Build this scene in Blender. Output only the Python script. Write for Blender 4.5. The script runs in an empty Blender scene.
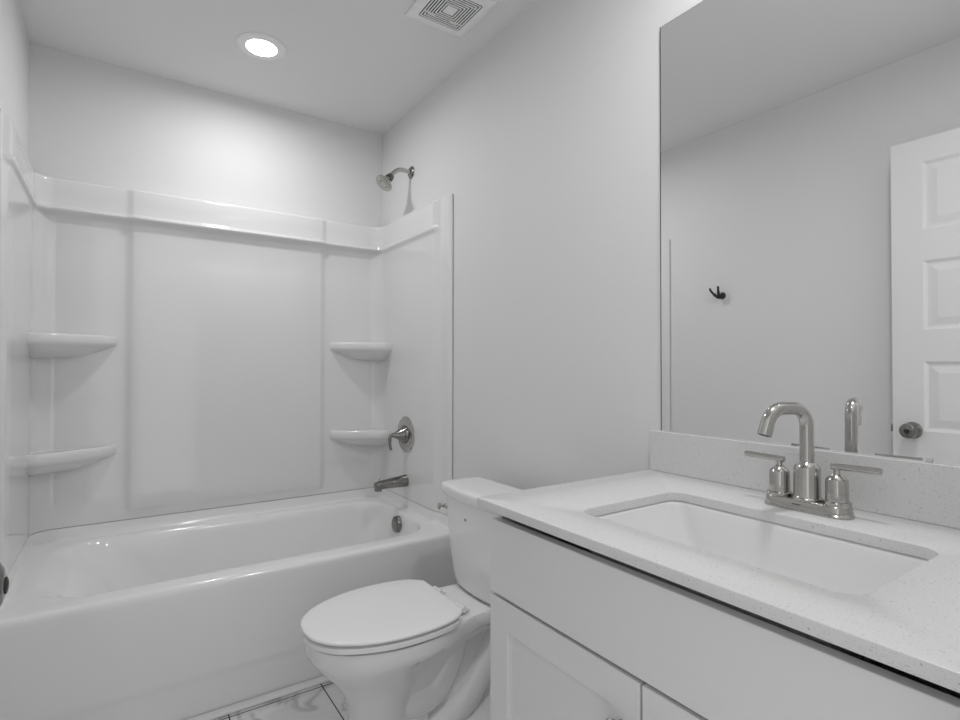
import bpy, bmesh, math
from mathutils import Vector, Matrix

# ------------------------------------------------------------------ camera, world, exposure
S = bpy.context.scene
C = S.collection
W, H, D = 1.524, 2.44, 2.787          # room width, ceiling height, depth from the camera to the back wall
FRONT = 0.09                          # inner face of the wall that holds the doorway

cam = bpy.data.cameras.new('camera')
cam.sensor_width = 36.0
cam.lens = 537.545 / 960 * 36.0
cam.clip_start = 0.02
co = bpy.data.objects.new('camera', cam)
C.objects.link(co)
_y, _t, _r = math.radians(33.998), math.radians(0.738), math.radians(0.076)
fw = Vector((math.sin(_y) * math.cos(_t), math.cos(_y) * math.cos(_t), math.sin(_t)))
rt = Vector((math.cos(_y), -math.sin(_y), 0))
up = rt.cross(fw)
rt, up = rt * math.cos(_r) + up * math.sin(_r), up * math.cos(_r) - rt * math.sin(_r)
m = Matrix((rt, up, -fw)).transposed().to_4x4()
m.translation = Vector((0.3035, 0.0, 1.1416))
co.matrix_world = m
S.camera = co

wd = bpy.data.worlds.new('world')
S.world = wd
wd.use_nodes = True
wd.node_tree.nodes['Background'].inputs[0].default_value = (1, 1, 1, 1)
wd.node_tree.nodes['Background'].inputs[1].default_value = 0.92      # even white fill added through the open doorway, in place of a hallway
S.view_settings.view_transform = 'Standard'
S.view_settings.look = 'None'
S.view_settings.gamma = 1.0
S.view_settings.use_curve_mapping = False
S.view_settings.exposure = 0.0
LENS_POWER = 15.0                     # glow of the recessed ceiling lights' lenses
BEAM_WATTS = 4.6                      # their downward beam
BEAM_WATTS_VANITY = 6.1
BEAM_SPREAD = 174.0


# ------------------------------------------------------------------ materials
def mat(name, col, rough=0.5, metal=0.0, coat=0.0, spec=0.5):
    mm = bpy.data.materials.new(name)
    mm.use_nodes = True
    b = mm.node_tree.nodes['Principled BSDF']
    if not isinstance(col, tuple):
        col = (col, col, col)
    b.inputs['Base Color'].default_value = (*col, 1)
    b.inputs['Roughness'].default_value = rough
    b.inputs['Metallic'].default_value = metal
    b.inputs['Coat Weight'].default_value = coat
    b.inputs['Coat Roughness'].default_value = 0.05
    b.inputs['Specular IOR Level'].default_value = spec
    return mm


def nodes(mm):
    return mm.node_tree.nodes, mm.node_tree.links, mm.node_tree.nodes['Principled BSDF']


def bump(mm, scale, strength, dist=0.001, detail=4):
    n, l, b = nodes(mm)
    tc = n.new('ShaderNodeTexCoord')
    t = n.new('ShaderNodeTexNoise')
    t.inputs['Scale'].default_value = scale
    t.inputs['Detail'].default_value = detail
    l.new(tc.outputs['Object'], t.inputs['Vector'])
    bp = n.new('ShaderNodeBump')
    bp.inputs['Strength'].default_value = strength
    bp.inputs['Distance'].default_value = dist
    l.new(t.outputs['Fac'], bp.inputs['Height'])
    l.new(bp.outputs['Normal'], b.inputs['Normal'])
    return mm


M = {}
M['wall'] = bump(mat('wall_paint', 0.80, 0.6, spec=0.3), 260, 0.12)
M['ceil'] = bump(mat('ceiling_paint', 0.84, 0.8, spec=0.2), 300, 0.15)
M['trim'] = mat('white_trim_paint', 0.80, 0.35)
M['acrylic'] = mat('white_acrylic', 0.82, 0.10, coat=0.5)
M['tub'] = mat('white_tub_enamel', 0.90, 0.14, coat=0.3)
M['porcelain'] = mat('white_porcelain', 0.88, 0.08, coat=0.4)
M['seat'] = mat('white_seat_plastic', 0.9, 0.2)
M['sink'] = mat('white_sink_porcelain', 0.84, 0.1, coat=0.4)
M['cabinet'] = mat('light_grey_cabinet_paint', 0.80, 0.4)
M['cabin_in'] = mat('cabinet_shadow_board', 0.25, 0.7)
M['nickel'] = mat('brushed_nickel', (0.50, 0.49, 0.47), 0.2, 1.0)
M['nickel_dark'] = mat('dark_nickel', (0.27, 0.265, 0.255), 0.2, 1.0)
M['nickel_black'] = mat('black_nickel', (0.16, 0.157, 0.15), 0.16, 1.0)
M['bronze'] = mat('dark_bronze', (0.045, 0.043, 0.04), 0.35, 0.6)
M['dark'] = mat('black_shade_paint', 0.015, 0.8)  # flat black, painted shade behind the vent louvers
M['caulk'] = mat('grey_mark', 0.10, 0.7)
M['mirror'] = mat('mirror_silver', 0.94, 0.0, 1.0)
M['mirror_edge'] = mat('mirror_edge_glass', 0.02, 0.15)
M['vent'] = mat('white_vent_plastic', 0.92, 0.4)
M['clip'] = mat('clear_clip_plastic', 0.6, 0.15)

# brushed anisotropy-like streaks on the nickel
for k in ('nickel', 'nickel_dark'):
    n, l, b = nodes(M[k])
    tc = n.new('ShaderNodeTexCoord')
    mp = n.new('ShaderNodeMapping')
    mp.inputs['Scale'].default_value = (600, 600, 20)
    t = n.new('ShaderNodeTexNoise')
    t.inputs['Scale'].default_value = 1.0
    l.new(tc.outputs['Object'], mp.inputs['Vector'])
    l.new(mp.outputs['Vector'], t.inputs['Vector'])
    r = n.new('ShaderNodeMapRange')
    r.inputs['To Min'].default_value = 0.08
    r.inputs['To Max'].default_value = 0.22
    l.new(t.outputs['Fac'], r.inputs['Value'])
    l.new(r.outputs['Result'], b.inputs['Roughness'])

# speckled quartz
mm = M['quartz'] = mat('speckled_white_quartz', 0.72, 0.25)
n, l, b = nodes(mm)
tc = n.new('ShaderNodeTexCoord')
v1 = n.new('ShaderNodeTexNoise'); v1.inputs['Scale'].default_value = 520; v1.inputs['Detail'].default_value = 2
v2 = n.new('ShaderNodeTexNoise'); v2.inputs['Scale'].default_value = 260; v2.inputs['Detail'].default_value = 3
r1 = n.new('ShaderNodeValToRGB')
r1.color_ramp.elements[0].position = 0.28; r1.color_ramp.elements[0].color = (0.60, 0.60, 0.60, 1)
r1.color_ramp.elements[1].position = 0.42; r1.color_ramp.elements[1].color = (0.72, 0.72, 0.72, 1)
r2 = n.new('ShaderNodeValToRGB')
r2.color_ramp.elements[0].position = 0.27; r2.color_ramp.elements[0].color = (0.62, 0.62, 0.62, 1)
r2.color_ramp.elements[1].position = 0.36; r2.color_ramp.elements[1].color = (1, 1, 1, 1)
mx = n.new('ShaderNodeMix'); mx.data_type = 'RGBA'; mx.blend_type = 'MULTIPLY'; mx.inputs[0].default_value = 1.0
for v in (v1, v2):
    l.new(tc.outputs['Object'], v.inputs['Vector'])
l.new(v1.outputs['Fac'], r1.inputs['Fac'])
l.new(v2.outputs['Fac'], r2.inputs['Fac'])
l.new(r1.outputs['Color'], mx.inputs[6])
l.new(r2.outputs['Color'], mx.inputs[7])
l.new(mx.outputs[2], b.inputs['Base Color'])

# marble floor tile, 0.305 m wide with dark grout
mm = M['tile'] = mat('marble_floor_tile', 0.75, 0.25)
n, l, b = nodes(mm)
tc = n.new('ShaderNodeTexCoord')
br = n.new('ShaderNodeTexBrick')
br.offset = 0.0
mp = n.new('ShaderNodeMapping')
mp.inputs['Location'].default_value = (-0.0047 + 0.0, -0.089, 0)
l.new(tc.outputs['Object'], mp.inputs['Vector'])
l.new(mp.outputs['Vector'], br.inputs['Vector'])
br.inputs['Scale'].default_value = 1.0
br.inputs['Brick Width'].default_value = 0.305
br.inputs['Row Height'].default_value = 0.61
br.inputs['Mortar Size'].default_value = 0.0022
br.inputs['Mortar Smooth'].default_value = 0.0
br.inputs['Mortar'].default_value = (0.06, 0.06, 0.06, 1)
nz = n.new('ShaderNodeTexNoise'); nz.inputs['Scale'].default_value = 4.0; nz.inputs['Detail'].default_value = 4
nz.inputs['Distortion'].default_value = 1.6
l.new(tc.outputs['Object'], nz.inputs['Vector'])
rp = n.new('ShaderNodeValToRGB')
e = rp.color_ramp.elements
e[0].position = 0.36; e[0].color = (0.78, 0.78, 0.78, 1)
e[1].position = 0.66; e[1].color = (0.76, 0.76, 0.76, 1)
q = e.new(0.47); q.color = (0.74, 0.74, 0.74, 1)
q = e.new(0.52); q.color = (0.48, 0.48, 0.48, 1)
q = e.new(0.57); q.color = (0.72, 0.72, 0.72, 1)
l.new(nz.outputs['Fac'], rp.inputs['Fac'])
l.new(rp.outputs['Color'], br.inputs['Color1'])
l.new(rp.outputs['Color'], br.inputs['Color2'])
l.new(br.outputs['Color'], b.inputs['Base Color'])

mm = M['lens'] = mat('ceiling_light_lens', 0.9, 0.5)
n, l, b = nodes(mm)
b.inputs['Emission Color'].default_value = (1, 1, 1, 1)
b.inputs['Emission Strength'].default_value = LENS_POWER


# ------------------------------------------------------------------ geometry helpers
def loft(bm, loops, cap0=False, cap1=False, closed=True):
    rows = [[bm.verts.new(p) for p in lp] for lp in loops]
    k = len(rows[0])
    for a, c in zip(rows, rows[1:]):
        for i in range(k if closed else k - 1):
            j = (i + 1) % k
            bm.faces.new((a[i], a[j], c[j], c[i]))
    if cap0:
        bm.faces.new(rows[0][::-1])
    if cap1:
        bm.faces.new(rows[-1])
    return rows


def box(bm, lo, hi, bev=0.0, seg=2):
    t = bmesh.new()
    bmesh.ops.create_cube(t, size=1)
    for v in t.verts:
        v.co = Vector([lo[i] + (v.co[i] + 0.5) * (hi[i] - lo[i]) for i in range(3)])
    if bev:
        bmesh.ops.bevel(t, geom=t.edges[:], offset=bev, segments=seg, affect='EDGES', profile=0.5)
    me = bpy.data.meshes.new('tmp')
    t.to_mesh(me); t.free()
    bm.from_mesh(me)
    bpy.data.meshes.remove(me)


def frame(d):
    d = Vector(d).normalized()
    a = Vector((0, 0, 1)) if abs(d.z) < 0.9 else Vector((1, 0, 0))
    u = d.cross(a).normalized()
    return d, u, d.cross(u)


def tube(bm, pts, rad, n=16, caps=True):
    pts = [Vector(p) for p in pts]
    if not isinstance(rad, (list, tuple)):
        rad = [rad] * len(pts)
    loops = []
    _, u, _v = frame(pts[1] - pts[0])
    for i, p in enumerate(pts):
        d = (pts[min(i + 1, len(pts) - 1)] - pts[max(i - 1, 0)]).normalized()
        u = (u - d * u.dot(d)).normalized()
        v = d.cross(u)
        r = rad[i]
        ru, rv = r if isinstance(r, tuple) else (r, r)
        loops.append([p + u * ru * math.cos(a) + v * rv * math.sin(a)
                      for a in [2 * math.pi * k / n for k in range(n)]])
    loft(bm, loops, caps, caps)


def lathe(bm, c, axis, prof, n=32):
    """prof: (distance along the axis, radius)"""
    d, u, v = frame(axis)
    c = Vector(c)
    loops = []
    for h, r in prof:
        r = max(r, 1e-5)
        loops.append([c + d * h + (u * math.cos(a) + v * math.sin(a)) * r
                      for a in [2 * math.pi * k / n for k in range(n)]])
    loft(bm, loops, True, True)


def rrect(x0, x1, y0, y1, r, z, k=8):
    out = []
    for cx, cy, a0 in ((x1 - r, y1 - r, 0), (x0 + r, y1 - r, 90), (x0 + r, y0 + r, 180), (x1 - r, y0 + r, 270)):
        for i in range(k + 1):
            a = math.radians(a0 + 90 * i / k)
            out.append((cx + r * math.cos(a), cy + r * math.sin(a), z))
    return out


def spline(pts, n=8):
    P = [Vector(p) for p in pts]
    P = [2 * P[0] - P[1]] + P + [2 * P[-1] - P[-2]]
    out = []
    for i in range(1, len(P) - 2):
        a, b_, c, d = P[i - 1:i + 3]
        for k in range(n):
            t = k / n
            out.append(0.5 * ((2 * b_) + (c - a) * t + (2 * a - 5 * b_ + 4 * c - d) * t * t + (3 * b_ - a - 3 * c + d) * t ** 3))
    out.append(P[-2])
    return out


def ring(bm, oh, ih, z0, z1, cx, cy):
    """square ring between half sizes ih and oh"""
    def sq(h, z):
        return [(cx - h, cy - h, z), (cx + h, cy - h, z), (cx + h, cy + h, z), (cx - h, cy + h, z)]
    loft(bm, [sq(oh, z1), sq(oh, z0), sq(ih, z0), sq(ih, z1), sq(oh, z1)])


def obj(name, bm, material, parent=None, smooth=35, label=None):
    bmesh.ops.remove_doubles(bm, verts=bm.verts[:], dist=1e-6)
    bmesh.ops.recalc_face_normals(bm, faces=bm.faces[:])
    me = bpy.data.meshes.new(name)
    bm.to_mesh(me); bm.free()
    if smooth:
        for p in me.polygons:
            p.use_smooth = True
        me.set_sharp_from_angle(angle=math.radians(smooth))
    me.materials.append(M[material])
    o = bpy.data.objects.new(name, me)
    C.objects.link(o)
    if parent:
        o.parent = parent
        base = parent
        while base.parent:
            base = base.parent
        me.transform(Matrix.Translation(-base.location))
    if label:
        o['label'] = label
    return o


def thing(name, label, cat, loc, group=None):
    o = bpy.data.objects.new(name, None)
    o.empty_display_size = 0.05
    o.location = loc
    C.objects.link(o)
    o['label'] = label
    o['category'] = cat
    if group:
        o['group'] = group
    return o


def struct(name, bm, material, label, cat, smooth=0, parent=None):
    o = obj(name, bm, material, parent, smooth)
    o['kind'] = 'structure'
    o['label'] = label
    o['category'] = cat
    return o


def NB():
    return bmesh.new()


# ------------------------------------------------------------------ room shell
b = NB(); box(b, (-0.1, -0.03, -0.08), (W + 0.1, D + 0.1, 0.0))
struct('floor', b, 'tile', 'white marble floor tiles with grey veins and dark grout', 'floor')
b = NB(); box(b, (-0.1, -0.03, H), (W + 0.1, D + 0.1, H + 0.08))
struct('ceiling', b, 'ceil', 'flat light grey painted ceiling over the bathroom', 'ceiling')
b = NB(); box(b, (-0.1, -0.03, 0), (0, D + 0.1, H))
struct('wall_left', b, 'wall', 'light grey wall behind the open white door', 'wall')
b = NB(); box(b, (W, -0.03, 0), (W + 0.1, D + 0.1, H))
struct('wall_right', b, 'wall', 'light grey wall behind toilet, mirror and shower head', 'wall')
b = NB(); box(b, (0, D, 0), (W, D + 0.1, H))
struct('wall_back', b, 'wall', 'light grey back wall above the tub surround', 'wall')
b = NB()
box(b, (0.0, -0.03, 0), (0.125, FRONT, H))
box(b, (0.885, -0.03, 0), (W, FRONT, H))
box(b, (0.125, -0.03, 2.07), (0.885, FRONT, H))
struct('wall_front', b, 'wall', 'light grey wall holding the doorway beside the vanity', 'wall')
b = NB()
box(b, (0.885, FRONT, 0), (0.935, FRONT + 0.014, 2.13), 0.003)
box(b, (0.07, FRONT, 2.072), (0.885, FRONT + 0.014, 2.13), 0.003)
struct('trim_1', b, 'trim', 'white casing around the doorway', 'trim')
b = NB()
prof = [(1.956, 0.0022), (1.956, 0.016), (1.950, 0.0155), (1.940, 0.012), (1.934, 0.006), (1.933, 0.0022)]
loft(b, [[(0.006, y, z) for y, z in prof], [(W - 0.006, y, z) for y, z in prof]], True, True)
struct('trim_2', b, 'trim', 'white quarter-round strip along the foot of the tub apron', 'trim', 35)
b = NB(); box(b, (W - 0.013, 0.95, 0.0005), (W - 0.0005, 1.935, 0.085), 0.003)
struct('baseboard_right', b, 'trim', 'white baseboard on the wall behind the toilet', 'baseboard')
b = NB(); box(b, (0.0005, 0.92, 0.0005), (0.013, 1.935, 0.085), 0.003)
struct('baseboard_left', b, 'trim', 'white baseboard on the left wall', 'baseboard')


# ------------------------------------------------------------------ open door against the left wall
door = thing('door_1', 'white five-panel door standing open against left wall, seen in the mirror', 'door', (0.10, 0.106, 0.0))
door['kind'] = 'structure'
DX0, DX1, DY0, DY1, DZ1 = 0.103, 0.138, 0.106, 0.868, 2.036
b = NB()
box(b, (DX0, DY0, 0.012), (DX1 - 0.009, DY1, DZ1))
py0, py1 = DY0 + 0.105, DY1 - 0.102
pz = [(0.125, 0.392), (0.510, 0.777), (0.895, 1.165), (1.288, 1.557), (1.676, 1.943)]
box(b, (DX1 - 0.0095, DY0, 0.012), (DX1, py0, DZ1))
box(b, (DX1 - 0.0095, py1, 0.012), (DX1, DY1, DZ1))
zz = [0.012] + [v for p in pz for v in p] + [DZ1]
for i in range(0, len(zz), 2):
    box(b, (DX1 - 0.0095, py0, zz[i]), (DX1, py1, zz[i + 1]))
for z0, z1 in pz:                       # sticking slope and raised field of each panel
    def rc(i, x):
        return [(x, py0 + i, z0 + i), (x, py1 - i, z0 + i), (x, py1 - i, z1 - i), (x, py0 + i, z1 - i)]
    loft(b, [rc(0, DX1), rc(0.012, DX1 - 0.0085), rc(0.020, DX1 - 0.0085), rc(0.045, DX1 - 0.002)], False, True)
obj('door_leaf', b, 'trim', door, 0)
kn = None
b = NB()
KY, KZ = 0.803, 0.895
lathe(b, (DX1, KY, KZ), (1, 0, 0), [(0, 0.033), (0.003, 0.033), (0.007, 0.030), (0.010, 0.020), (0.012, 0.0125), (0.026, 0.0125),
                                    (0.030, 0.017), (0.034, 0.026), (0.042, 0.0295), (0.050, 0.0295), (0.057, 0.0265), (0.061, 0.019), (0.063, 0.012), (0.062, 0.0)])
kn = obj('door_knob', b, 'nickel_dark', door, 35, 'round dark nickel door knob')
b = NB()
lathe(b, (DX1 + 0.062, KY, KZ), (1, 0, 0), [(0, 0.0095), (0.0022, 0.0095), (0.003, 0.008), (0.0015, 0.0045), (0.0015, 0.0)])
obj('lock_button', b, 'bronze', kn, 35)
b = NB(); box(b, (0.116, DY1, 0.883), (0.131, DY1 + 0.010, 0.913), 0.003)
obj('latch', b, 'nickel_dark', door, 35)


# ------------------------------------------------------------------ tub surround
CR = 0.07
SI, BI, BAND = 0.025, 0.03, 0.42      # end-wall inset, back inset, how far the band stands off the end walls


def ease(t):
    t = max(0, min(1, t))
    return t * t * (3 - 2 * t)


def plan(o, c, fo=0.0, side=BAND):
    """left half of the plan outline: flange, end wall, corner cove, back wall; (x, y)"""
    s, k = SI + o * side, BI + o
    fl = 0.011 + fo
    p = [(0.003, 2.020), (fl - 0.003, 2.020), (fl, 2.024), (fl, 2.06), (fl, 2.105)]
    for t in (0.15, 0.3, 0.5, 0.7, 0.85, 1.0):
        p.append((fl + (s - fl) * ease(t), 2.105 + 0.055 * t))
    p += [(s, 2.25), (s, 2.40), (s, 2.55)]
    cx, cy = SI + CR, D - BI - CR
    rx, ry = CR - o * side, CR - o
    end = len(p)
    for i in range(13):
        a = math.radians(90 * i / 12)
        p.append((cx - rx * math.cos(a), cy + ry * math.sin(a)))
    p += [(0.20, D - k), (0.28, D - k), (0.322, D - k)]
    for t in (0.15, 0.3, 0.5, 0.7, 0.85, 1.0):
        p.append((0.326 + 0.036 * t, D - k - c * ease(t)))
    p += [(0.45, D - k - c), (0.60, D - k - c), (W / 2, D - k - c)]
    return p, end


levels = [(0.488, 0, 0), (0.50, 0, 0), (0.513, 0, 0), (0.519, 0, 0.15), (0.526, 0, 0.5), (0.533, 0, 0.85), (0.539, 0, 1), (0.60, 0, 1), (1.1, 0, 1), (1.6, 0, 1),
          (1.745, 0, 1), (1.752, 0.003, 1), (1.758, 0.009, 1), (1.763, 0.018, 1), (1.767, 0.026, 1), (1.771, 0.0310, 1), (1.776, 0.0325, 1), (1.780, 0.0315, 1), (1.7825, 0.0285, 1),
          (1.7845, 0.024, 1), (1.7875, 0.0195, 1), (1.794, 0.0175, 1), (1.84, 0.017, 1), (1.890, 0.016, 1), (1.897, 0.014, 1), (1.901, 0.010, 1), (1.903, 0.004, 1)]


def panel(which):
    b = NB()
    loops = []
    for z, o, c in levels:
        p, e = plan(o, c * 0.014)
        if which == 'left':
            q = p[:e + 1]
        elif which == 'right':
            q = [(W - x, y) for x, y in p[:e + 1]]
        else:
            q = p[e:] + [(W - x, y) for x, y in p[e:-1]][::-1]
        loops.append([(x, y, z) for x, y in q])

    def to_wall(lp, z):
        if which == 'left':
            return [(0.002, y, z) for x, y, _ in lp]
        if which == 'right':
            return [(W - 0.002, y, z) for x, y, _ in lp]
        return [(x, D - 0.002, z) for x, y, _ in lp]
    loops = [to_wall(loops[0], levels[0][0])] + loops + [to_wall(loops[-1], levels[-1][0])]
    loft(b, loops, closed=False)
    return b


sur = thing('shower_surround', 'glossy white three-wall shower surround with corner shelves above the tub', 'shower surround', (W / 2, D - 0.01, 0.487))
obj('back_panel', panel('back'), 'acrylic', sur, 50)
obj('end_panel', panel('left'), 'acrylic', sur, 50)
obj('end_panel', panel('right'), 'acrylic', sur, 50)


def shelf(mir, zt):
    b = NB()
    cx, cy = SI, D - BI
    A = Vector((cx + 0.280, cy + 0.004))     # on the back wall
    B_ = Vector((cx - 0.004, cy - 0.155))    # on the end wall
    K = Vector((cx - 0.004, cy + 0.004))

    def outline(s, bulge):
        a, c = K + (A - K) * s, K + (B_ - K) * s
        pts = [K, ]
        n = 18
        nrm = Vector(((a - c).y, -(a - c).x)).normalized()
        for i in range(n + 1):
            t = i / n
            q = c + (a - c) * t
            w = (1 - abs(2 * t - 1) ** 5)
            pts.append(q + nrm * bulge * w * s)
        return pts
    lv = [(0.55, 0.02, zt - 0.003), (0.90, 0.026, zt - 0.003), (0.93, 0.027, zt - 0.001), (0.96, 0.028, zt), (0.98, 0.030, zt - 0.002), (0.993, 0.031, zt - 0.007), (1.0, 0.032, zt - 0.015), (1.0, 0.032, zt - 0.030),
          (0.993, 0.031, zt - 0.038), (0.972, 0.030, zt - 0.044), (0.93, 0.030, zt - 0.048), (0.86, 0.032, zt - 0.056), (0.74, 0.034, zt - 0.070), (0.60, 0.03, zt - 0.083), (0.45, 0.02, zt - 0.092)]
    loops = []
    for s, bu, z in lv:
        loops.append([(W - p.x if mir else p.x, p.y, z) for p in outline(s, bu)])
    loft(b, loops, True, True)
    obj('shelf', b, 'acrylic', sur, 40)


for mir in (False, True):
    for zt in (1.270, 0.811):
        shelf(mir, zt)


# ------------------------------------------------------------------ bathtub
tub = thing('bathtub', 'white alcove bathtub with a plain apron front', 'bathtub', (W / 2, 2.37, 0.0))
b = NB()
X0, X1, YB = 0.003, W - 0.003, D - 0.003
lp = [rrect(X0, X1, y, YB, 0.002, z) for y, z in
      ((1.9625, 0.001), (1.9625, 0.112), (1.9618, 0.121), (1.9600, 0.131), (1.9580, 0.141), (1.9573, 0.150), (1.9675, 0.390), (1.968, 0.412), (1.9695, 0.423), (1.974, 0.4315), (1.981, 0.436), (1.990, 0.437))]
lp += [rrect(*a) for a in ((0.085, 1.462, 2.045, 2.706, 0.15, 0.437), (0.098, 1.455, 2.055, 2.699, 0.15, 0.4355), (0.114, 1.449, 2.063, 2.692, 0.15, 0.431), (0.135, 1.445, 2.069, 2.686, 0.15, 0.422),
                           (0.170, 1.442, 2.073, 2.682, 0.145, 0.40), (0.230, 1.436, 2.080, 2.674, 0.14, 0.35), (0.345, 1.418, 2.096, 2.658, 0.13, 0.22), (0.40, 1.40, 2.11, 2.642, 0.13, 0.155),
                           (0.45, 1.375, 2.135, 2.615, 0.12, 0.125), (0.52, 1.33, 2.18, 2.57, 0.10, 0.112))]
loft(b, lp, True, True)
loops = []
for z, o in ((0.4369, 0.020), (0.4378, 0.013), (0.4405, 0.0065), (0.446, 0.0025), (0.456, 0.0007), (0.4855, 0.0)):
    p, e = plan(o, 0.0, o, 1.0)
    q = p + [(W - x, y) for x, y in p[:-1]][::-1]
    loops.append([(x, y, z) for x, y in q])
p, e = plan(-0.008, 0.0, -0.004, 1.0)
q = p + [(W - x, y) for x, y in p[:-1]][::-1]
loops.append([(x, y, 0.4855) for x, y in q])
loft(b, loops, closed=False)
obj('tub_shell', b, 'tub', tub, 40)
ov = None
b = NB()
lathe(b, (1.450, 2.392, 0.378), (-1, 0, 0.06), [(0, 0.040), (0.022, 0.040), (0.028, 0.038), (0.030, 0.034), (0.0285, 0.030), (0.0285, 0.0)])
ov = obj('overflow_cover', b, 'nickel_dark', tub, 35, 'round dark nickel overflow cover')
b = NB()
for i in range(6):
    dz = -0.025 + i * 0.010
    w = math.sqrt(max(0.0001, 0.031 ** 2 - dz * dz))
    box(b, (1.4165, 2.392 - w, 0.378 + dz - 0.0022 + 0.002), (1.4220, 2.392 + w, 0.378 + dz + 0.0022 + 0.002), 0.0008, 1)
obj('grille', b, 'nickel', ov, 35)


# ------------------------------------------------------------------ shower head, valve, spout (on the right wall)
SY = 2.428
sh = thing('wall_shower', 'brushed nickel shower head on a bent arm above the surround', 'shower head', (W, SY + 0.01, 2.105))
YH = SY + 0.0
b = NB(); lathe(b, (W, YH, 2.120), (-1, 0, 0), [(0.0005, 0.031), (0.003, 0.031), (0.008, 0.026), (0.012, 0.014), (0.012, 0.0)])
obj('wall_flange', b, 'nickel_dark', sh)
b = NB()
tube(b, spline([(W - 0.004, YH, 2.120), (W - 0.05, YH, 2.123), (W - 0.075, YH, 2.117), (W - 0.098, YH, 2.100), (W - 0.114, YH, 2.078)], 6), 0.0105, 16)
obj('shower_arm', b, 'nickel', sh)
ax = Vector((-0.66, -0.05, -0.75)).normalized()
P0 = Vector((W - 0.112, YH, 2.080))
b = NB()
lathe(b, P0, ax, [(0, 0.0135), (0.012, 0.015), (0.016, 0.0145), (0.020, 0.018), (0.034, 0.021), (0.040, 0.026), (0.050, 0.040), (0.056, 0.0445), (0.062, 0.045), (0.065, 0.042), (0.063, 0.036), (0.063, 0.0)])
hd = obj('head', b, 'nickel', sh)
b = NB()
lathe(b, P0 - ax * 0.004, ax, [(0, 0.0125), (0.003, 0.0165), (0.012, 0.0185), (0.021, 0.0205), (0.026, 0.0195), (0.028, 0.0)], 20)
obj('collar', b, 'nickel_black', sh, 40, 'dark swivel collar')
b = NB()
lathe(b, P0 + ax * 0.0625, ax, [(0, 0.034), (0.002, 0.034), (0.002, 0.026), (0.0005, 0.025), (0.0005, 0.018), (0.002, 0.017), (0.003, 0.008), (0.003, 0.0)])
obj('spray_face', b, 'nickel', hd)

va = thing('shower_valve', 'round brushed nickel shower valve with curved lever handle', 'shower valve', (1.4995, SY, 0.806))
b = NB(); lathe(b, (1.4995, SY, 0.806), (-1, 0, 0), [(0.0008, 0.089), (0.004, 0.089), (0.008, 0.085), (0.010, 0.075), (0.0115, 0.048), (0.0115, 0.0)], 48)
obj('escutcheon', b, 'nickel', va)
b = NB(); lathe(b, (1.4885, SY, 0.806), (-1, 0, 0), [(0, 0.046), (0.004, 0.046), (0.010, 0.042), (0.012, 0.036), (0.030, 0.026), (0.050, 0.015), (0.061, 0.011), (0.067, 0.009), (0.069, 0.0)])
hb = obj('handle_hub', b, 'nickel_dark', va)
b = NB()
tube(b, spline([(1.431, SY, 0.806), (1.419, SY, 0.805), (1.411, SY, 0.795), (1.409, SY, 0.775), (1.412, SY, 0.752), (1.417, SY, 0.734)], 6),
     [(0.009, 0.009)] * 6 + [(0.0095, 0.009)] * 6 + [(0.010, 0.008)] * 6 + [(0.010, 0.007)] * 6 + [(0.0095, 0.006)] * 6 + [(0.007, 0.004)], 14)
obj('lever', b, 'nickel_dark', hb)

sp = thing('tub_spout', 'brushed nickel tub spout with diverter knob below the valve', 'tub spout', (1.4995, SY, 0.588))
b = NB()
st = [(1.4978, 0.576, 0.031, 0.030), (1.494, 0.576, 0.031, 0.030), (1.44, 0.574, 0.029, 0.026), (1.385, 0.571, 0.026, 0.022), (1.350, 0.569, 0.024, 0.020), (1.337, 0.568, 0.022, 0.018), (1.333, 0.5675, 0.016, 0.013)]
loft(b, [[(x, SY + ry * math.cos(a), z + rz * math.sin(a)) for a in [2 * math.pi * k / 24 for k in range(24)]] for x, z, ry, rz in st], True, True)
lathe(b, (1.350, SY, 0.568), (0, 0, -1), [(0, 0.019), (0.025, 0.018), (0.026, 0.015), (0.020, 0.014), (0.020, 0)], 24)
spb = obj('spout_body', b, 'nickel_dark', sp)
b = NB(); lathe(b, (1.353, SY, 0.588), (0, 0, 1), [(0, 0.003), (0.010, 0.003), (0.011, 0.006), (0.016, 0.006), (0.018, 0.004), (0.018, 0)], 16)
obj('diverter_knob', b, 'nickel', spb)


# ------------------------------------------------------------------ toilet
TY = 1.488
to = thing('toilet', 'white two-piece toilet with closed lid between tub and vanity', 'toilet', (1.1, TY, 0.0))


def egg(rows, z, n=40, yc=TY):
    """closed outline from (x, half width) pairs given front to back"""
    P = spline([(x, h, 0) for x, h in rows], 5)
    up_ = [(p.x, yc + max(p.y, 0), z) for p in P]
    dn = [(p.x, yc - max(p.y, 0), z) for p in P][::-1]
    return up_ + dn[1:] if rows[0][1] < 1e-6 else up_ + dn


RIM = [(0.738, 0.0), (0.744, 0.045), (0.762, 0.083), (0.80, 0.122), (0.86, 0.154), (0.93, 0.174), (1.00, 0.180), (1.07, 0.172), (1.13, 0.150), (1.19, 0.126), (1.26, 0.116), (1.34, 0.116), (1.43, 0.118)]


def scl(rows, fx, hs, xr=1.43, add=0.0):
    x0 = rows[0][0]
    return [(fx + (x - x0) * (xr - fx) / (rows[-1][0] - x0), h * hs) for x, h in rows]


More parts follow.
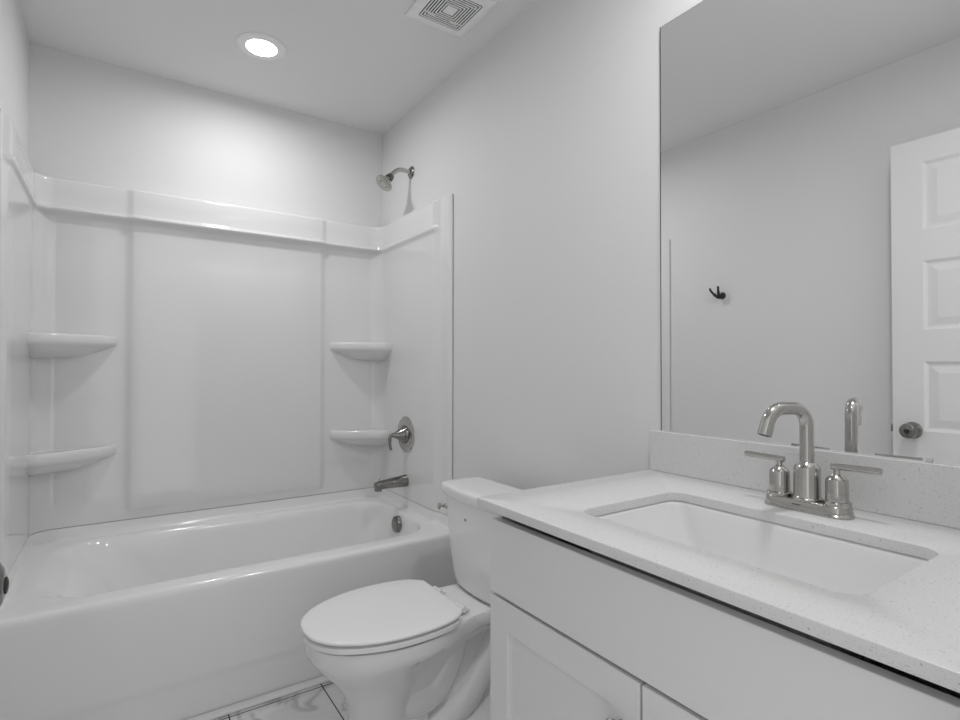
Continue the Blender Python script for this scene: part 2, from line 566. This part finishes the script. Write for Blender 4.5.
bowl = [(0.384, RIM), (0.388, scl(RIM, 0.742, 0.985)), ]
b = NB()
secs = [(0.383, scl(RIM, 0.752, 0.94, 1.425)), (0.387, scl(RIM, 0.745, 0.97, 1.427)), (0.388, scl(RIM, 0.741, 0.985, 1.43)), (0.3865, RIM), (0.375, scl(RIM, 0.736, 1.003)), (0.355, scl(RIM, 0.738, 1.0)), (0.342, scl(RIM, 0.742, 0.985, 1.42)),
        (0.334, scl(RIM, 0.748, 0.945, 1.33)), (0.322, scl(RIM, 0.757, 0.885, 1.25)), (0.300, scl(RIM, 0.775, 0.795, 1.19)), (0.275, scl(RIM, 0.798, 0.71, 1.16)), (0.245, scl(RIM, 0.822, 0.625, 1.14)), (0.21, scl(RIM, 0.843, 0.56, 1.12)),
        (0.175, scl(RIM, 0.855, 0.525, 1.10)), (0.14, scl(RIM, 0.862, 0.515, 1.09)), (0.08, scl(RIM, 0.862, 0.525, 1.085)), (0.025, scl(RIM, 0.850, 0.57, 1.09)), (0.002, scl(RIM, 0.847, 0.58, 1.09))]
loft(b, [egg(r, z) for z, r in secs], True, True)
# rear web and deck body
def stad(x0, x1, hw, r, z):
    return rrect(x0, x1, TY - hw, TY + hw, r, z, 6)
loft(b, [stad(1.10, 1.445, 0.119, 0.02, 0.384), stad(1.10, 1.45, 0.121, 0.02, 0.378), stad(1.10, 1.45, 0.121, 0.02, 0.352), stad(1.10, 1.44, 0.114, 0.02, 0.342), stad(1.08, 1.42, 0.060, 0.02, 0.335),
         stad(1.02, 1.41, 0.045, 0.02, 0.28), stad(1.00, 1.40, 0.045, 0.02, 0.08), stad(1.00, 1.41, 0.085, 0.03, 0.045), stad(1.00, 1.42, 0.105, 0.03, 0.03), stad(1.00, 1.42, 0.108, 0.03, 0.002)], True, True)
bo = obj('bowl', b, 'porcelain', to, 50)
b = NB()
for sg in (-1, 1):
    yq = TY + sg * 0.040
    tube(b, spline([(1.00, TY + sg * 0.03, 0.15), (1.06, yq, 0.145), (1.115, yq, 0.165), (1.155, yq, 0.225), (1.185, yq, 0.30), (1.20, yq, 0.36)], 6), [(0.040, 0.046)] * 31, 20)
    tube(b, spline([(1.06, yq, 0.03), (1.14, yq, 0.055), (1.22, yq, 0.10), (1.285, yq, 0.175), (1.34, yq, 0.25), (1.37, yq, 0.33)], 6), [(0.048, 0.050)] * 31, 20)
obj('trapway', b, 'porcelain', to, 50)

LID = [(0.728, 0.0), (0.734, 0.047), (0.752, 0.086), (0.79, 0.126), (0.85, 0.159), (0.92, 0.179), (0.99, 0.185), (1.06, 0.181), (1.115, 0.166), (1.145, 0.146), (1.166, 0.122)]
SEAT = [(0.730, 0.0), (0.736, 0.047), (0.754, 0.086), (0.792, 0.126), (0.852, 0.158), (0.92, 0.178), (0.99, 0.184), (1.06, 0.180), (1.10, 0.171), (1.12, 0.164), (1.135, 0.158)]


def inset(rows, d):
    x0, x1 = rows[0][0], rows[-1][0]
    cx = 0.97
    return [(x + d * (cx - x) / (cx - x0) if x < cx else x - d * (x - cx) / (x1 - cx), max(0, h - d * (h / 0.185))) for x, h in rows]


b = NB()
loft(b, [egg(inset(SEAT, d), z) for d, z in ((0.045, 0.3936), (0.0015, 0.3939), (0.0, 0.395), (0.0, 0.4068), (0.0015, 0.4080), (0.045, 0.4082))], True, True)
obj('seat', b, 'seat', to, 50)
b = NB()
loft(b, [egg(inset(LID, d), z) for d, z in ((0.045, 0.4162), (0.001, 0.4164), (0.0, 0.4173), (0.0, 0.4205), (0.001, 0.4228), (0.0035, 0.4245), (0.010, 0.4255), (0.06, 0.4275), (0.12, 0.4285))], True, True)
lid = obj('lid', b, 'seat', to, 50)
for s in (-1, 1):
    b = NB()
    tube(b, [(1.188, TY + s * 0.050, 0.400), (1.188, TY + s * 0.095, 0.400)], 0.0095, 14)
    box(b, (1.170, TY + s * 0.072 - 0.016, 0.3885), (1.212, TY + s * 0.072 + 0.016, 0.398), 0.003)
    obj('hinge', b, 'seat', to, 40)

# tank: tapering body with a bowed front
def dense(loop, n=6):
    out = []
    for i, p in enumerate(loop):
        q = loop[(i + 1) % len(loop)]
        k = n if (i + 1) % 9 == 0 else 1
        for j in range(k):
            out.append(tuple(Vector(p).lerp(Vector(q), j / k)))
    return out


def tank_dense(z, x0, x1, hw, r, bow):
    pts = dense([(x, y, z) for x, y, _ in rrect(x0, x1, TY - hw, TY + hw, r, z, 8)], 10)
    out = []
    for x, y, zz_ in pts:
        f = max(0, (x1 - x) / (x1 - x0))
        out.append((x - bow * f * (1 - ((y - TY) / hw) ** 2), y, zz_))
    return out


def same(loops):
    n = min(len(a) for a in loops)
    assert all(len(a) == n for a in loops), [len(a) for a in loops]
    return loops


b = NB()
tk = [(0.384, 1.315, 1.415, 0.115, 0.04, 0.012), (0.387, 1.298, 1.43, 0.134, 0.045, 0.016), (0.398, 1.291, 1.437, 0.146, 0.045, 0.018), (0.425, 1.288, 1.44, 0.157, 0.045, 0.018), (0.50, 1.287, 1.44, 0.180, 0.045, 0.018), (0.60, 1.286, 1.442, 0.199, 0.045, 0.018), (0.687, 1.285, 1.443, 0.209, 0.045, 0.018)]
loft(b, same([tank_dense(*a) for a in tk]), True, True)
tank = obj('tank', b, 'porcelain', to, 50)
b = NB()
tl = [(0.6885, 1.284, 1.444, 0.209, 0.040, 0.018), (0.6895, 1.278, 1.446, 0.216, 0.040, 0.018), (0.693, 1.275, 1.447, 0.219, 0.040, 0.018), (0.716, 1.272, 1.448, 0.222, 0.042, 0.018), (0.723, 1.2735, 1.447, 0.2205, 0.041, 0.018), (0.7265, 1.277, 1.444, 0.217, 0.040, 0.018), (0.728, 1.284, 1.438, 0.210, 0.038, 0.017), (0.729, 1.305, 1.42, 0.18, 0.035, 0.01)]
loft(b, same([tank_dense(*a) for a in tl]), True, True)
obj('tank_lid', b, 'porcelain', to, 50)
b = NB()
lathe(b, (1.300, TY + 0.172, 0.646), (-1, 0.25, 0), [(-0.01, 0.013), (0.014, 0.013), (0.018, 0.009), (0.026, 0.008), (0.028, 0.0)], 20)
tube(b, spline([(1.276, TY + 0.180, 0.646), (1.271, TY + 0.195, 0.645), (1.272, TY + 0.210, 0.640), (1.276, TY + 0.221, 0.632)], 5), [(0.006, 0.006)] * 8 + [(0.006, 0.009)] * 8, 12)
obj('flush_lever', b, 'nickel', tank, 40, 'small bright metal flush lever')
b = NB()
tube(b, [(1.2690, TY + 0.028, 0.632), (1.2665, TY + 0.028, 0.632)], 0.0040, 12)
obj('emblem', b, 'caulk', tank, 0, 'tiny dark round mark')


# ------------------------------------------------------------------ vanity cabinet
VY0, VY1, VC = 0.147, 0.943, 0.545
VX, ZT = 0.966, 0.845
van = thing('vanity_cabinet', 'light grey two-door vanity cabinet under the white quartz counter', 'cabinet', (1.24, VC, 0.0))
b = NB()
box(b, (VX + 0.021, VY0, 0.10), (W - 0.002, VY0 + 0.016, ZT - 0.001))
box(b, (VX + 0.021, VY1 - 0.016, 0.001), (W - 0.002, VY1, ZT - 0.001))
box(b, (VX + 0.021, VY0, 0.10), (W - 0.002, VY1, 0.116))
box(b, (VX + 0.075, VY0, 0.001), (VX + 0.091, VY1, 0.10))
box(b, (W - 0.012, VY0, 0.10), (W - 0.003, VY1, ZT - 0.001))
obj('carcass', b, 'cabinet', van, 0)
b = NB(); box(b, (VX, VY0 + 0.003, 0.667), (VX + 0.0195, VY1 - 0.001, 0.820), 0.0015)
obj('false_drawer_front', b, 'cabinet', van, 0)


def cabinet_door(y0, y1, ky):
    z0, z1, st_ = 0.118, 0.660, 0.060
    b = NB()
    box(b, (VX, y0, z0), (VX + 0.0195, y0 + st_, z1), 0.0012)
    box(b, (VX, y1 - st_, z0), (VX + 0.0195, y1, z1), 0.0012)
    box(b, (VX + 0.0002, y0 + st_ - 0.001, z1 - st_), (VX + 0.0195, y1 - st_ + 0.001, z1), 0.0010)
    box(b, (VX + 0.0002, y0 + st_ - 0.001, z0), (VX + 0.0195, y1 - st_ + 0.001, z0 + st_), 0.0010)
    box(b, (VX + 0.0115, y0 + st_ - 0.003, z0 + st_ - 0.003), (VX + 0.018, y1 - st_ + 0.003, z1 - st_ + 0.003))
    d = obj('door', b, 'cabinet', van, 0)
    b = NB()
    lathe(b, (VX + 0.0005, ky, 0.581), (-1, 0, 0), [(0, 0.007), (0.010, 0.006), (0.014, 0.008), (0.018, 0.014), (0.024, 0.0155), (0.028, 0.013), (0.030, 0.0)], 24)
    obj('knob', b, 'nickel', d, 40, 'round nickel cabinet knob')


cabinet_door(VC + 0.0025, VY1 - 0.001, VC + 0.036)
cabinet_door(VY0 + 0.003, VC - 0.0025, VC - 0.036)

# ------------------------------------------------------------------ counter, backsplash, sink
CX0, CX1, CY0, CY1, CZ0, CZ1 = 0.940, W - 0.001, 0.092, 0.956, 0.8455, 0.8640
ct = thing('countertop', 'speckled white quartz countertop with sink cutout on the vanity', 'countertop', (1.23, VC, CZ0))
b = NB()
SX0, SX1, SYa, SYb = 1.043, 1.343, 0.284, 0.759
def cr(i, z, r=0.003):
    return rrect(CX0 + i, CX1 - i, CY0 + i, CY1 - i, r, z, 8)
def hole(i, z):
    return rrect(SX0 - i, SX1 + i, SYa - i, SYb + i, 0.032 + i, z, 8)
loft(b, [hole(0, CZ0), cr(0.001, CZ0), cr(0.0, CZ0 + 0.001), cr(0, CZ1 - 0.0015), cr(0.0005, CZ1 - 0.0005), cr(0.0015, CZ1), hole(0.0015, CZ1), hole(0.0004, CZ1 - 0.0006), hole(0, CZ1 - 0.0018), hole(0, CZ0)])
obj('slab', b, 'quartz', ct, 40)
b = NB(); box(b, (W - 0.0205, CY0, CZ1 + 0.0002), (W - 0.0005, 0.954, 0.9705), 0.0012)
bs = thing('backsplash', 'low speckled quartz backsplash standing at the back of the counter', 'backsplash', (W - 0.01, VC, CZ1))
obj('backsplash_slab', b, 'quartz', bs, 0)

sk = thing('sink', 'white rectangular undermount sink set below the quartz counter', 'sink', (1.2, VC, 0.70))
b = NB()
def sr(i, z, r):
    return rrect(SX0 - i, SX1 + i, SYa - i, SYb + i, r, z, 8)
zs = CZ0 - 0.001
lp = [sr(0.022, zs, 0.05), sr(0.004, zs, 0.036), sr(0.001, zs - 0.002, 0.034), sr(-0.001, zs - 0.008, 0.034)]
lp += [rrect(SX0 + a, SX1 - c, SYa + d, SYb - d, r, z, 8) for a, c, d, r, z in
       ((0.006, 0.005, 0.008, 0.035, zs - 0.03), (0.016, 0.011, 0.026, 0.040, zs - 0.07), (0.026, 0.018, 0.044, 0.045, zs - 0.105), (0.040, 0.030, 0.062, 0.045, zs - 0.124), (0.065, 0.055, 0.090, 0.045, zs - 0.133), (0.12, 0.11, 0.18, 0.02, zs - 0.138))]
out = [rrect(SX0 + 0.10, SX1 - 0.09, SYa + 0.15, SYb - 0.15, 0.03, zs - 0.150, 8), rrect(SX0 + 0.02, SX1 - 0.02, SYa + 0.04, SYb - 0.04, 0.05, zs - 0.135, 8), sr(0.006, zs - 0.03, 0.04), sr(0.022, zs - 0.012, 0.05), sr(0.022, zs, 0.05)]
loft(b, out + lp[1:], True, True)
obj('basin', b, 'sink', sk, 60)
b = NB(); lathe(b, (1.196, VC, zs - 0.1385), (0, 0, 1), [(0, 0.028), (0.003, 0.028), (0.004, 0.024), (0.002, 0.018), (0.004, 0.014), (0.005, 0.0)], 28)
obj('drain', b, 'nickel', sk)

# ------------------------------------------------------------------ faucet
FX, FY = 1.419, 0.5140
fa = thing('faucet', 'brushed nickel two-handle faucet with high square-bent spout behind the sink', 'faucet', (FX, FY, CZ1))
z = CZ1 + 0.0002
b = NB()
def fp(hx, hy, zz_):
    return rrect(FX - hx, FX + hx, FY - hy, FY + hy, hx - 0.0005, zz_, 10)
loft(b, [fp(0.0275, 0.0800, z), fp(0.0280, 0.0800, z + 0.002), fp(0.0275, 0.0795, z + 0.0045), fp(0.0258, 0.0778, z + 0.006), fp(0.0255, 0.0770, z + 0.018), fp(0.0238, 0.0758, z + 0.0205), fp(0.0215, 0.0735, z + 0.0215)], True, True)
fb = obj('base_plate', b, 'nickel', fa)
b = NB(); box(b, (FX - 0.0258, FY + 0.001, z + 0.0115), (FX - 0.0246, FY + 0.016, z + 0.0138))
obj('emblem', b, 'caulk', fb, 0, 'tiny dark stamped mark')
b = NB()
lathe(b, (FX, FY, z + 0.020), (0, 0, 1), [(0, 0.0265), (0.005, 0.0265), (0.007, 0.0245), (0.009, 0.0235), (0.060, 0.0230), (0.064, 0.0222), (0.0715, 0.0150), (0.073, 0.0135), (0.075, 0.0)], 36)
spo = obj('spout', b, 'nickel', fa)
def arc(c, r, a0, a1, n=10):
    return [(c[0] + r * math.cos(math.radians(a0 + (a1 - a0) * i / n)), FY, c[1] + r * math.sin(math.radians(a0 + (a1 - a0) * i / n))) for i in range(n + 1)]
pz_ = 1.0625
pts = [(FX, FY, z + 0.085)] + [(FX, FY, z + 0.12)] + arc((FX - 0.035, pz_ - 0.035), 0.035, 0, 90) + arc((FX - 0.062, pz_ - 0.036), 0.036, 90, 160) + [(FX - 0.062 - 0.0338 - 0.0095, FY, pz_ - 0.036 + 0.0123 - 0.026)]
SWV = math.radians(16)                # the spout is swivelled a little towards the tub
pts = [(FX + (x - FX) * math.cos(SWV), FY - (x - FX) * math.sin(SWV), zq) for x, _, zq in pts]
b = NB(); tube(b, pts, 0.0125, 24)
obj('spout_pipe', b, 'nickel', spo, 40)
b = NB(); lathe(b, Vector(pts[-1]) + Vector((0.0007, 0, 0.002)), Vector(pts[-1]) - Vector(pts[-2]), [(0, 0.0095), (0.0025, 0.0095), (0.0026, 0.0)], 20)
obj('aerator', b, 'caulk', spo, 40)
b = NB(); tube(b, [(FX + 0.034, FY, z + 0.019), (FX + 0.034, FY, z + 0.062)], 0.0026, 10)
lathe(b, (FX + 0.034, FY, z + 0.060), (0, 0, 1), [(0, 0.004), (0.008, 0.005), (0.010, 0.0)], 12)
box(b, (FX + 0.020, FY - 0.006, z + 0.004), (FX + 0.038, FY + 0.006, z + 0.020), 0.001)
obj('lift_rod', b, 'nickel', fa, 40)
for s in (1, -1):
    hy = FY + s * 0.0525
    b = NB()
    lathe(b, (FX, hy, z + 0.0205), (0, 0, 1), [(0, 0.0235), (0.006, 0.0235), (0.0075, 0.0215), (0.008, 0.0190), (0.046, 0.0185), (0.049, 0.0175), (0.0575, 0.0080), (0.0590, 0.0058), (0.068, 0.0052), (0.069, 0.0)], 32)
    h = obj('handle', b, 'nickel', fa, 35)
    b = NB()
    zl = z + 0.0930
    tube(b, [(FX, hy - s * 0.0095, zl - 0.001), (FX, hy - s * 0.0090, zl - 0.001), (FX, hy + s * 0.0702, zl + 0.001), (FX, hy + s * 0.0710, zl + 0.001)], [0.0052, 0.0060, 0.0060, 0.0052], 18)
    obj('lever', b, 'nickel', h, 40)

# ------------------------------------------------------------------ mirror
mi = thing('wall_mirror', 'large frameless wall mirror standing on the backsplash', 'mirror', (W, 0.5, 0.972))
MY0, MY1, MZ0, MZ1 = 0.12, 0.9290, 0.9709, 2.064
b = NB(); box(b, (W - 0.0062, MY0, MZ0), (W - 0.0008, MY1, MZ1))
obj('glass_edge', b, 'mirror_edge', mi, 0)
b = NB(); box(b, (W - 0.0066, MY0 + 0.001, MZ0 + 0.0001), (W - 0.0061, MY1 - 0.0028, MZ1 - 0.001))
obj('mirror_face', b, 'mirror', mi, 0)
b = NB(); box(b, (W - 0.0095, 0.347, 0.9708), (W - 0.0070, 0.357, 0.979), 0.001)
obj('clip', b, 'clip', mi, 0)

# ------------------------------------------------------------------ robe hook on the left wall (seen in the mirror)
rh = thing('robe_hook', 'small black double robe hook on left wall, reflected in the mirror', 'hook', (0, 1.686, 1.531))
HY, HZ = 1.686, 1.531
b = NB(); lathe(b, (0, HY, HZ), (1, 0, 0), [(0.0003, 0.019), (0.004, 0.019), (0.008, 0.016), (0.011, 0.010), (0.011, 0)], 28)
obj('rose', b, 'bronze', rh)
b = NB()
tube(b, spline([(0.006, HY, HZ), (0.018, HY + 0.003, HZ - 0.008), (0.032, HY + 0.012, HZ - 0.006), (0.044, HY + 0.026, HZ + 0.010), (0.052, HY + 0.038, HZ + 0.028), (0.054, HY + 0.041, HZ + 0.040)], 6), [0.010] * 6 + [0.010] * 6 + [0.008] * 6 + [0.006] * 6 + [0.0055] * 6 + [0.0065], 14)
tube(b, spline([(0.018, HY + 0.002, HZ - 0.008), (0.034, HY + 0.001, HZ + 0.004), (0.042, HY - 0.001, HZ + 0.024), (0.046, HY - 0.002, HZ + 0.048)], 6), [0.010] * 6 + [0.0075] * 6 + [0.006] * 6 + [0.0065], 14)
obj('prongs', b, 'bronze', rh, 50)

# ------------------------------------------------------------------ exhaust vent and ceiling lights
VX_, VYc, hv = 1.292, 1.661, 0.1225
ve = thing('exhaust_vent', 'square white ceiling exhaust vent with concentric louvers', 'vent', (VX_, VYc, H))
b = NB(); box(b, (VX_ - 0.088, VYc - 0.088, H - 0.0025), (VX_ + 0.088, VYc + 0.088, H - 0.0005))
obj('opening_shade_plate', b, 'dark', ve, 0)  # black plate stands in for the shade of the hollow above the louvers
b = NB()
def vq(h, zz_):
    return rrect(VX_ - h, VX_ + h, VYc - h, VYc + h, min(0.008, h * 0.1), zz_, 3)
loft(b, [vq(hv, H - 0.0005), vq(hv, H - 0.007), vq(hv - 0.003, H - 0.010), vq(0.088, H - 0.0105), vq(0.0865, H - 0.0100), vq(0.0865, H - 0.004)])
fr = obj('cover', b, 'vent', ve, 40)
b = NB()
hh = 0.0815
for i in range(6):
    ring(b, hh, hh - 0.0048, H - 0.0098, H - 0.0080, VX_, VYc)
    hh -= 0.0100
box(b, (VX_ - hh, VYc - hh, H - 0.0098), (VX_ + hh, VYc + hh, H - 0.0028))
for i in range(4):
    a_ = math.radians(45 + 90 * i)
    box(b, (VX_ + 0.055 * math.sqrt(2) * math.cos(a_) - 0.024, VYc + 0.055 * math.sqrt(2) * math.sin(a_) - 0.001, H - 0.0081), (VX_ + 0.055 * math.sqrt(2) * math.cos(a_) + 0.024, VYc + 0.055 * math.sqrt(2) * math.sin(a_) + 0.001, H - 0.0028))
obj('louvers', b, 'vent', ve, 0)


def ceiling_light(x, y, label):
    t = thing('recessed_light', label, 'ceiling light', (x, y, H), 'recessed ceiling lights')
    b = NB()
    lathe(b, (x, y, H), (0, 0, -1), [(0.0005, 0.096), (0.002, 0.096), (0.0045, 0.093), (0.0062, 0.085), (0.0068, 0.062), (0.0068, 0.059), (0.0005, 0.059)], 48)
    obj('trim_ring', b, 'vent', t, 40)
    b = NB()
    lathe(b, (x, y, H), (0, 0, -1), [(0.0008, 0.0588), (0.0070, 0.0588), (0.0076, 0.050), (0.0078, 0.0)], 48)
    obj('lens', b, 'lens', t, 40)
    la = bpy.data.lights.new('beam', 'AREA')
    la.shape = 'DISK'; la.size = 0.112; la.energy = BEAM_WATTS if y > 1 else BEAM_WATTS_VANITY; la.spread = math.radians(BEAM_SPREAD)
    lo = bpy.data.objects.new('beam', la)
    lo.location = (0, 0, -0.0085)
    C.objects.link(lo); lo.parent = t


ceiling_light(0.778, 2.290, 'round white recessed light, lit, in ceiling over the tub')
ceiling_light(1.130, 0.460, 'round white recessed light, lit, in ceiling over the vanity sink')
